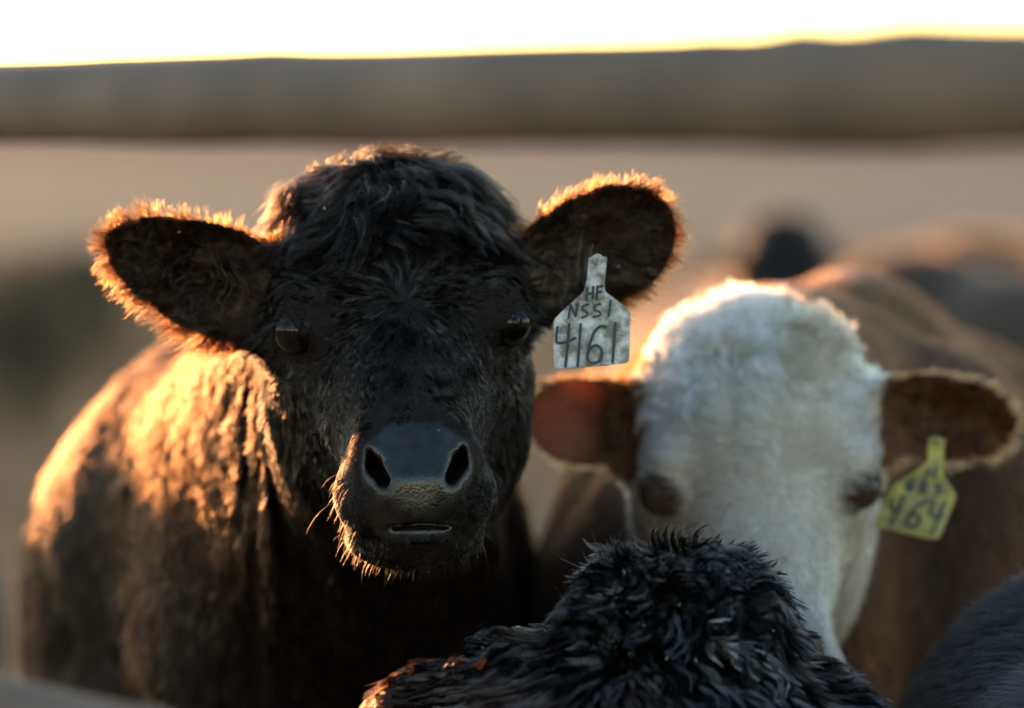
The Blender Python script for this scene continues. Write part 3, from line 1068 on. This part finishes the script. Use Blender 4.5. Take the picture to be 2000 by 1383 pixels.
# ------------------------------------------------------------------ ground, fence, background herd
def ground_mat():
    m, nt, N, L, pb = new_mat('pasture')
    tc = N.new('ShaderNodeTexCoord')
    sep = N.new('ShaderNodeSeparateXYZ'); L.new(tc.outputs['Object'], sep.inputs[0])
    n1 = N.new('ShaderNodeTexNoise'); n1.inputs['Scale'].default_value = 0.5; n1.inputs['Detail'].default_value = 8
    L.new(tc.outputs['Object'], n1.inputs['Vector'])
    c1 = N.new('ShaderNodeValToRGB')
    c1.color_ramp.elements[0].position = .32; c1.color_ramp.elements[0].color = (.10, .064, .036, 1)
    c1.color_ramp.elements[1].position = .68; c1.color_ramp.elements[1].color = (.32, .215, .125, 1)
    L.new(n1.outputs['Fac'], c1.inputs[0])
    # farther out: pale grey-green stubble in long strips
    mp = N.new('ShaderNodeMapping'); mp.inputs['Scale'].default_value = (.004, .035, 1)
    L.new(tc.outputs['Object'], mp.inputs[0])
    n2 = N.new('ShaderNodeTexNoise'); n2.inputs['Scale'].default_value = 1.0; n2.inputs['Detail'].default_value = 4
    L.new(mp.outputs[0], n2.inputs['Vector'])
    c2 = N.new('ShaderNodeValToRGB')
    c2.color_ramp.elements[0].position = .35; c2.color_ramp.elements[0].color = (.108, .117, .092, 1)
    c2.color_ramp.elements[1].position = .65; c2.color_ramp.elements[1].color = (.175, .188, .15, 1)
    L.new(n2.outputs['Fac'], c2.inputs[0])
    ad = N.new('ShaderNodeMath'); ad.operation = 'MULTIPLY_ADD'; ad.inputs[1].default_value = 30
    L.new(n1.outputs['Fac'], ad.inputs[0]); L.new(sep.outputs['Y'], ad.inputs[2])
    mr = N.new('ShaderNodeMapRange'); mr.inputs[1].default_value = 75; mr.inputs[2].default_value = 105
    L.new(ad.outputs[0], mr.inputs[0])
    mx = N.new('ShaderNodeMixRGB'); L.new(mr.outputs[0], mx.inputs[0]); L.new(c1.outputs[0], mx.inputs[1]); L.new(c2.outputs[0], mx.inputs[2])
    # a brown strip of rough grass far away
    m3 = N.new('ShaderNodeMapRange'); m3.inputs[1].default_value = 300; m3.inputs[2].default_value = 420
    L.new(sep.outputs['Y'], m3.inputs[0])
    mx2 = N.new('ShaderNodeMixRGB'); mx2.inputs[2].default_value = (.17, .115, .07, 1)
    L.new(m3.outputs[0], mx2.inputs[0]); L.new(mx.outputs[0], mx2.inputs[1])
    L.new(mx2.outputs[0], pb.inputs['Base Color'])
    pb.inputs['Roughness'].default_value = .95
    pb.inputs['Specular IOR Level'].default_value = .1
    bp = N.new('ShaderNodeBump'); bp.inputs['Distance'].default_value = .15
    L.new(n1.outputs['Fac'], bp.inputs['Height']); L.new(bp.outputs[0], pb.inputs['Normal'])
    return m


def build_ground():
    xs = np.array([-1600, -900, -300, -100, -40, -15, 0, 15, 40, 100, 300, 900, 1600.])
    ys = np.array([-100, -15, 0, 6, 12, 20, 30, 45, 70, 110, 180, 300, 600, 1000, 1600.])
    X, Y = np.meshgrid(xs, ys)
    v = np.stack([X, Y, np.zeros_like(X)], -1).reshape(-1, 3)
    nx = len(xs)
    f = [(j * nx + i, j * nx + i + 1, (j + 1) * nx + i + 1, (j + 1) * nx + i) for j in range(len(ys) - 1) for i in range(nx - 1)]
    o = mesh_obj('ground', v, f, ground_mat(), smooth=False)
    o['kind'] = 'structure'


build_ground()


def build_hills():
    xs = np.linspace(-1500, 1500, 160)
    P = np.stack([xs, np.zeros(160), np.zeros(160)], 1)
    h = 11.5 + 1.2 * vnoise(P, .012, 3) + .6 * vnoise(P, .04, 4)
    V, Fc = [], []
    for y, k in ((760, -.1), (860, .5), (980, 1.0), (1150, .6), (1350, -.1)):
        for i in range(160):
            V.append((xs[i], y + 25 * math.sin(i * .3), h[i] * k))
    for j in range(4):
        for i in range(159):
            Fc.append((j * 160 + i, j * 160 + i + 1, (j + 1) * 160 + i + 1, (j + 1) * 160 + i))
    o = mesh_obj('hills', V, Fc, simple_mat('far slope', (.15, .105, .07), .95, .25, .03))
    o['kind'] = 'structure'


build_hills()


def grass_stuff():
    m = simple_mat('dry grass', (.25, .16, .085), .9, .3, 3)
    n = 7000
    y = RNG.uniform(9, 60, n); x = RNG.uniform(-1, 1, n) * (1.5 + y * .16)
    P0 = np.stack([x, y, np.zeros(n)], 1)
    V, Fc = [], []
    B = 5
    for b in range(B):
        a = RNG.uniform(0, 6.28, n); h = RNG.uniform(.08, .34, n) * (0.6 + .6 * (vnoise(P0, .25, 91) > 0))
        d = np.stack([np.cos(a), np.sin(a), np.zeros(n)], 1)
        s = np.stack([-np.sin(a), np.cos(a), np.zeros(n)], 1) * .008
        o = P0 + d * .04
        tip = o + d * (h * .45)[:, None] + np.array([0, 0, 1]) * h[:, None]
        mid = o + d * (h * .14)[:, None] + np.array([0, 0, 1]) * (h * .6)[:, None]
        i0 = sum(len(k) for k in V)
        V.append(np.stack([o - s, o + s, mid + s * .7, mid - s * .7, tip], 1).reshape(-1, 3))
        k = i0 + 5 * np.arange(n)
        Fc.append(np.stack([k, k + 1, k + 2, k + 3], 1)); Fc.append(np.stack([k + 3, k + 2, k + 4, k + 4], 1))
    v = np.concatenate(V)
    quads = np.concatenate(Fc[0::2]); tris = np.concatenate(Fc[1::2])[:, :3]
    o = mesh_obj('dry_grass', v, quads.tolist() + tris.tolist(), m, smooth=False)
    o['kind'] = 'stuff'; o['label'] = 'dry brown grass on the pasture behind the cattle'; o['category'] = 'grass'


grass_stuff()


def shrub(px, py, d, h, w_, label, seed):
    rg = np.random.default_rng(seed)
    base = ray(px, py, d); base[2] = 0
    root = empty('shrub', base, label, 'shrub', 'shrubs on the pasture')
    V, Fc = [], []
    for i in range(26):
        a = rg.uniform(0, 6.28); l = rg.uniform(.3, .95)
        tip = base + np.array([math.cos(a) * w_ * l, math.sin(a) * w_ * l, h * (1.05 - .55 * l * l)])
        mid = base + (tip - base) * np.array([.35, .35, .6])
        for p0, p1, r0, r1 in ((base, mid, .02, .012), (mid, tip, .012, .004)):
            i0 = len(V)
            for p, r in ((p0, r0), (p1, r1)):
                for k in range(4):
                    V.append(p + r * np.array([math.cos(k * 1.57), math.sin(k * 1.57), 0]))
            for k in range(4):
                Fc.append((i0 + k, i0 + (k + 1) % 4, i0 + 4 + (k + 1) % 4, i0 + 4 + k))
    under(mesh_obj('stems', np.array(V), Fc, M_TWIG), root)
    n = 2600
    c = rg.normal(0, 1, (n, 3)); c = nrm(c) * (rg.random((n, 1)) ** .4) * np.array([w_, w_, h * .5]) + base + np.array([0, 0, h * .52])
    c = c[vnoise(c, 3.2, 5) > -.25]
    n = len(c)
    u = nrm(rg.normal(0, 1, (n, 3))); t = nrm(np.cross(u, rg.normal(0, 1, (n, 3))))
    s = .035
    v = np.stack([c - u * s, c + t * s * .4, c + u * s, c - t * s * .4], 1).reshape(-1, 3)
    k = 4 * np.arange(n)
    under(mesh_obj('foliage', v, np.stack([k, k + 1, k + 2, k + 3], 1), M_SAGE, smooth=False), root)


M_TWIG = simple_mat('twig', (.09, .065, .045), .9)
M_SAGE = simple_mat('dry foliage', (.13, .10, .065), .9, .4, 4)
shrub(45, 600, 27, .92, 0.30, 'dark shrub behind the black heifer, at the left edge of the picture', 1)
shrub(170, 610, 33, .80, 0.26, 'low shrub behind the pale-rimmed left ear of the black heifer', 2)

M_RAIL = simple_mat('weathered pole', (.18, .122, .09), .85, .35, 7, bump=.0008)


def pole(name, pts, rad0, seed, root, seg=20, rings=90, rad1=None, bumps=()):
    """an uneven peeled pole along a list of points"""
    pts = np.array(pts, float); rg = np.random.default_rng(seed)
    t = np.linspace(0, 1, rings)
    rad = (rad0 + ((rad1 or rad0) - rad0) * t)[:, None, None]
    s = np.linspace(0, 1, len(pts))
    c = np.stack([np.interp(t, s, pts[:, i]) for i in range(3)], 1)
    ax = nrm(pts[-1] - pts[0]); up = np.array([0, 0, 1.]) if abs(ax[2]) < .9 else np.array([0, 1., 0])
    u = nrm(np.cross(ax, up)); w_ = np.cross(u, ax)
    ln = np.linalg.norm(pts[-1] - pts[0])
    a = np.linspace(0, 2 * np.pi, seg, endpoint=False)
    P0 = c[:, None] + (np.cos(a)[None, :, None] * u + np.sin(a)[None, :, None] * w_) * rad
    flat = P0.reshape(-1, 3)
    dr = np.repeat(rad.ravel(), seg) * (1 + .07 * vnoise(flat, 7, seed) + .012 * vnoise(flat, 28, seed + 1))
    for k in range(int(ln * 2.2)):      # knots
        i = rg.integers(2, rings - 2); aa = rg.uniform(0, 6.28)
        q = c[i] + (math.cos(aa) * u + math.sin(aa) * w_) * rad0
        dr += .12 * rad0 * np.exp(-((flat - q) ** 2).sum(1) / (.025 ** 2))
    for q, h_, w2 in bumps:
        dr += h_ * np.exp(-((flat - q) ** 2).sum(1) / w2 ** 2)
    v = (c[:, None] + (np.cos(a)[None, :, None] * u + np.sin(a)[None, :, None] * w_) * dr.reshape(rings, seg)[:, :, None]).reshape(-1, 3)
    f = [(j * seg + i, j * seg + (i + 1) % seg, (j + 1) * seg + (i + 1) % seg, (j + 1) * seg + i) for j in range(rings - 1) for i in range(seg)]
    f += [tuple(range(seg))[::-1], tuple((rings - 1) * seg + i for i in range(seg))]
    o = mesh_obj(name, v, f, M_RAIL)
    under(o, root)


def build_fence():
    A = ray(0, 202, 4.20); B = ray(2000, 172, 3.50)
    d = (B - A)
    a, b = A - d * 1.1, B + d * .9
    root = empty('fence', ((a + b) / 2 * np.array([1, 1, 0])), 'weathered pole fence whose blurred top rail crosses the picture below the sky', 'fence')
    pole('rail', [a, b], .0220, 5, root, 24, 260, .0445, [(ray(1430, 75, 3.70), .004, .02), (ray(1590, 70, 3.64), .005, .025), (ray(1800, 66, 3.57), .004, .05), (ray(560, 118, 4.0), .003, .04)])
    lo = np.array([0, 0, ray(0, 1326, 4.20)[2] - .032 - A[2]])
    pole('rail', [a + lo + np.array([0, 0, .10]), b + lo - np.array([0, 0, .17])], .032, 9, root, 24, 160)
    for p in (a + d * .15, b - d * .15):
        q = p + np.array([.0, -.09, 0])
        pole('post', [np.array([q[0], q[1], -.2]), np.array([q[0], q[1], 1.62])], .06, 12, root, 20, 40)


build_fence()


# generic animal for the blurred part of the herd
def herd_parts():
    ears = [Ear((-8.6, 7.5, 2.0), (-1, 0.0, .15), (-0.05, -1, -.1), 18, 5, .25), Ear((8.6, 7.5, 2.0), (1, 0, .15), (.05, -1, -.1), 18, 5, .25)]
    C = Cow((0, -1.20, 1.18), rot(12, 0, 0), 1.0, ears)

    def f(P):
        d = C.head(P)
        n = cone(P, C.world((0, 14, 0)), (0, -.55, .90), .115, .21)
        n = smin(n, cone(P, C.world((0, 13, -9)), (0, -.58, .70), .10, .20), .08)
        b = ell(P, (0, .1, .80), (.29, .78, .33))
        b = smin(b, ell(P, (0, -.45, .82), (.25, .33, .35)), .1)
        b = smin(b, ell(P, (0, .68, .85), (.27, .32, .31)), .1)
        b = smin(b, cone(P, (0, .99, 1.0), (0, 1.03, .45), .03, .025), .04)
        body = smin(n, b, .08)
        spots = [(-.15, -.42, .7, -.15, -.44, .10, 0), (.15, -.42, .7, .15, -.40, .10, 0), (-.15, .7, .76, -.15, .76, .15, .1), (.15, .7, .76, .15, .72, .15, .1)]
        return smin(d, leg_set(P, body, spots), .06)
    v, q = nets(f, axis(-.42, .42, -.05, .05, .018, .02), axis(-1.5, 1.15, -1.3, -1.2, .018, .022), axis(-.02, 1.45, 1.1, 1.2, .018, .02))
    n = vert_normals(v, q)
    if np.mean((n * (v - np.array([0, .1, .8]))).sum(1)) < 0:
        q = q[:, ::-1]; n = -n
    return v, q, n


HV, HQ, HN = herd_parts()


def herd(pos, yaw, scale, col, hidecol, label, hairs=22000, wave=0.03, name='cow', ior=1.3, rad=.0012):
    root = empty(name, (pos[0], pos[1], 0), label, 'cow' if name == 'cow' else name, 'cattle')
    R = rot(rz=yaw)
    v = HV * scale @ R.T + np.array([pos[0], pos[1], 0]); n = HN @ R.T
    hide = np.ones((len(v), 4)); hide[:, :3] = hidecol
    o = mesh_obj('body', v, HQ, M_SKIN, attrs={'nose': np.zeros(len(v)), 'hide': hide, 'thin': np.zeros(len(v))})
    under(o, root)
    global CAM
    p, nn = sample(v, HQ, n, lambda a, b: np.ones(len(a)), hairs)
    fl = nrm(np.array([0.0, .5, -1.0]) @ R.T + wave * RNG.normal(0, 1, (len(p), 3)))
    ps = grow(p, nn, fl, .03, .35, K=4)
    curves_obj('coat', ps, jitter_col(np.tile(col, (len(p), 1)), len(p), .25), rad, M_HAIR_W, root, ior=ior)


g = ray(1565, 600, 14.0)
herd(g + np.array([-.14, 1.1, 0]), 6, .90, (.02, .016, .015), (.012, .01, .009), 'small black cow far behind the white-faced cow, standing head on')
herd((-0.995, 8.35), 6, .83, (.010, .008, .007), (.012, .01, .009), 'black cow added to shade the lower flank of the black heifer, almost wholly outside the picture, just past the left edge', 15000)  # added past the left edge for the shade it casts on the heifer
g = ray(1830, 600, 14.0)
herd(g + np.array([0.72, 0, 0]), 62, 1.0, (.11, .034, .008), (.06, .024, .008), 'reddish brown cow far behind the white-faced cow, blurred')
g = ray(2010, 600, 11.5)
herd(g + np.array([0.25, .6, 0]), 35, 1.0, (.05, .025, .014), (.03, .02, .015), 'dark brown blurred cow at the right edge, behind the white-faced cow')
herd((0.615, 5.0), 2, .85, (.007, .006, .006), (.012, .01, .009), 'black calf cut off by the bottom right corner of the picture', 90000, name='calf', ior=1.2, rad=.0005)



# ------------------------------------------------------------------ ear tags
def tag_mat(name, base, dirt, amt):
    m, nt, N, L, pb = new_mat(name)
    tc = N.new('ShaderNodeTexCoord')
    n1 = N.new('ShaderNodeTexNoise'); n1.inputs['Scale'].default_value = 75; n1.inputs['Detail'].default_value = 8
    n1.inputs['Roughness'].default_value = .65
    L.new(tc.outputs['Object'], n1.inputs['Vector'])
    cr = N.new('ShaderNodeValToRGB')
    cr.color_ramp.elements[0].position = .5 - amt; cr.color_ramp.elements[0].color = (*base, 1)
    cr.color_ramp.elements[1].position = .5 + amt; cr.color_ramp.elements[1].color = (*dirt, 1)
    L.new(n1.outputs['Fac'], cr.inputs[0]); L.new(cr.outputs[0], pb.inputs['Base Color'])
    pb.inputs['Roughness'].default_value = .45
    bp = N.new('ShaderNodeBump'); bp.inputs['Distance'].default_value = .0006
    L.new(n1.outputs['Fac'], bp.inputs['Height']); L.new(bp.outputs[0], pb.inputs['Normal'])
    return m


def round_poly(pts, r, n=5):
    pts = [np.array(p, float) for p in pts]; out = []
    for i, p in enumerate(pts):
        a, b = pts[i - 1], pts[(i + 1) % len(pts)]
        ra = min(r, np.linalg.norm(a - p) * .45); rb = min(r, np.linalg.norm(b - p) * .45)
        p0, p1 = p + nrm(a - p) * ra, p + nrm(b - p) * rb
        for k in range(n + 1):
            t = k / n
            out.append((1 - t) ** 2 * p0 + 2 * t * (1 - t) * p + t * t * p1)
    return out


def ribbon(strokes, width):
    """flat pen strokes with round ends: verts 2d, faces"""
    V, Fc = [], []
    for s in strokes:
        s = np.array(s, float)
        for _ in range(2 if len(s) > 2 else 0):      # corner cutting
            s = np.concatenate([[s[0]], np.stack([s[:-1] * .75 + s[1:] * .25, s[:-1] * .25 + s[1:] * .75], 1).reshape(-1, 2), [s[-1]]])
        d = np.gradient(s, axis=0); d = nrm(d); nn = np.stack([-d[:, 1], d[:, 0]], 1) * width / 2
        i0 = len(V)
        for p, q in zip(s, nn):
            V += [p + q, p - q]
        for k in range(len(s) - 1):
            Fc.append((i0 + 2 * k, i0 + 2 * k + 1, i0 + 2 * k + 3, i0 + 2 * k + 2))
        for p in (s[0], s[-1]):
            i0 = len(V)
            V += [p + width / 2 * np.array([math.cos(a), math.sin(a)]) for a in np.linspace(0, 6.28, 9)[:-1]]
            Fc.append(tuple(range(i0, i0 + 8)))
    return np.array(V), Fc


def make_tag(label, origin, zoom, d, outline, rows, mat, stud, thick=.0016, lean=0.0, hinge=(0, 0)):
    """outline and strokes measured in an enlargement whose corner is origin and whose factor is zoom"""
    ox, oy = origin
    top = ray(ox + hinge[0] / zoom, oy + hinge[1] / zoom, d)
    root = empty('ear_tag', top, label, 'ear tag', 'ear tags')
    sc_ = d / FPX / zoom

    def flat(pts, off):
        pts = np.asarray(pts, float)
        x = (pts[:, 0] - hinge[0]) * sc_; z = -(pts[:, 1] - hinge[1]) * sc_
        y = -off + lean * z + 3.0 * x * x                     # hangs slightly forward and is slightly bowed
        return np.stack([x, y, z], 1) + top
    pts = round_poly(outline, 45)
    n = len(pts)
    P = np.array(pts); ctr = P.mean(0)
    inner = ctr + (P - ctr) * .985
    v = np.concatenate([flat(inner, thick), flat(P, thick * .6), flat(P, 0), flat([ctr], thick), flat([ctr], 0)])
    f = []
    for i in range(n):
        j = (i + 1) % n
        f += [(i, j, 3 * n), (n + i, n + j, j, i), (2 * n + i, 2 * n + j, n + j, n + i), (2 * n + j, 2 * n + i, 3 * n + 1)]
    # ear-clipping is not needed: fill the front as one polygon
    f = [q for q in f if len(q) == 4] + [tuple(range(n)), tuple(range(3 * n - 1, 2 * n - 1, -1))]
    o = mesh_obj('panel', v, f, mat, smooth=False)
    under(o, root)
    for width, strokes in rows:
        vv, ff = ribbon(strokes, width)
        o2 = mesh_obj('lettering', flat(vv, thick + .0004), ff, M_INK, smooth=False)
        under(o2, root)
    # stud
    c = flat([stud], thick)[0]
    V, Fc = [], []
    for r, yy in ((.0055, .004), (.0055, -.0012), (.0044, -.0022), (.0022, -.0025), (.0018, -.004)):
        for k in range(16):
            V.append(c + np.array([r * math.cos(k * math.pi / 8), yy, r * math.sin(k * math.pi / 8)]))
    for j in range(4):
        for k in range(16):
            Fc.append((j * 16 + k, j * 16 + (k + 1) % 16, (j + 1) * 16 + (k + 1) % 16, (j + 1) * 16 + k))
    Fc.append(tuple(range(64, 80)))
    under(mesh_obj('stud', np.array(V), Fc, mat), root)


M_INK = simple_mat('marker ink', (.018, .02, .032), .5, .3, 60)
W_OUT = [(496, 60), (698, 60), (690, 120), (664, 430), (870, 585), (950, 655), (935, 1205), (700, 1235), (115, 1282), (112, 755), (205, 655), (440, 445), (478, 300)]
big = [[(160, 825), (146, 920), (148, 1000), (240, 990), (352, 938)], [(285, 790), (272, 1000), (245, 1245)], [(410, 790), (395, 1000), (378, 1240)],
       [(682, 818), (625, 806), (560, 860), (520, 960), (488, 1080), (476, 1160), (512, 1208), (570, 1210), (628, 1172), (642, 1100), (620, 1035), (566, 1012), (518, 1045), (486, 1110)],
       [(782, 780), (770, 980), (754, 1198)]]
mid = [[(280, 715), (300, 580)], [(300, 580), (355, 705)], [(355, 705), (377, 568)],
       [(492, 578), (430, 592), (428, 640), (480, 655), (484, 700), (424, 716)], [(622, 572), (560, 585), (550, 640), (612, 648), (628, 695), (548, 712)], [(732, 538), (712, 702)]]
small = [[(482, 400), (474, 532)], [(546, 390), (536, 512)], [(478, 466), (542, 456)], [(592, 385), (580, 518)], [(590, 390), (646, 378)], [(586, 450), (632, 440)]]
make_tag('dirty white tag reading HF NSSI 4161 in the ear of the black heifer', (1060, 490), 5.53, 5.36, W_OUT,
         [(31, big), (26, mid), (31, small)], tag_mat('white tag', (.62, .63, .62), (.16, .135, .10), .11), (592, 95), lean=.10, hinge=(590, 90))
Y_OUT = [(775, 20), (985, 40), (962, 200), (960, 480), (1115, 745), (915, 1250), (850, 1285), (110, 1125), (330, 620), (600, 450), (760, 330)]
ybig = [[(330, 780), (290, 920), (440, 905)], [(470, 740), (310, 1100)], [(760, 800), (640, 860), (530, 980), (480, 1100), (590, 1140), (670, 1050), (650, 960), (530, 990)],
        [(840, 800), (770, 990), (930, 1000)], [(970, 820), (810, 1190)]]
ymid = [[(545, 540), (480, 660), (590, 650)], [(600, 520), (530, 690)], [(740, 560), (660, 590), (690, 640), (650, 700), (740, 690), (720, 640), (750, 590), (740, 560)], [(930, 600), (860, 600), (850, 650), (930, 660), (900, 720), (850, 720)]]
ysm = [[(770, 400), (740, 500)], [(870, 390), (850, 530)], [(750, 460), (860, 460)]]
make_tag('yellow tag reading 464 in the ear of the white-faced cow', (1690, 850), 6.286, 5.885, Y_OUT,
         [(46, ybig), (38, ymid), (34, ysm)], tag_mat('yellow tag', (.42, .36, .05), (.21, .165, .07), .14), (870, 80), lean=.10, hinge=(870, 60))


# ------------------------------------------------------------------ chaff caught in the coats
def chaff(root, v, q, n, dens, count, lift, size):
    p, nn = sample(v, q, n, dens, count)
    m = simple_mat('chaff', (.42, .31, .17), .7, .4, 40)
    V, Fc = [], []
    for a, b in zip(p, nn):
        a = a + b * lift * RNG.uniform(.5, 1.2)
        u = nrm(np.cross(b, RNG.normal(0, 1, 3)) + .4 * b * RNG.normal()); t = nrm(np.cross(u, RNG.normal(0, 1, 3)))
        w_ = np.cross(u, t)
        l, r = size * RNG.uniform(.5, 1.8), size * RNG.uniform(.2, .45)
        i0 = len(V)
        V += [a - u * l, a + t * r, a + w_ * r * .5, a - t * r, a - w_ * r * .5, a + u * l]
        for k in range(4):
            Fc += [(i0, i0 + 1 + k, i0 + 1 + (k + 1) % 4), (i0 + 5, i0 + 1 + (k + 1) % 4, i0 + 1 + k)]
    o = mesh_obj('chaff', np.array(V), Fc, m, smooth=False)
    o['kind'] = 'stuff'
    under(o, root)


chaff(rootA, vA, qA, nA, lambda p, n: ((cowA.loc(p)[:, 2] > 5) & (np.linalg.norm(cowA.loc(p), axis=1) < 24)) * 1.0 + .12 * (p[:, 2] > .9), 60, .012, .0022)
chaff(rootC, vC, qC, nC, lambda p, n: (p[:, 2] > .93) * (n[:, 1] < .3) * 1.0 + 1e-9, 70, .012, .0022)
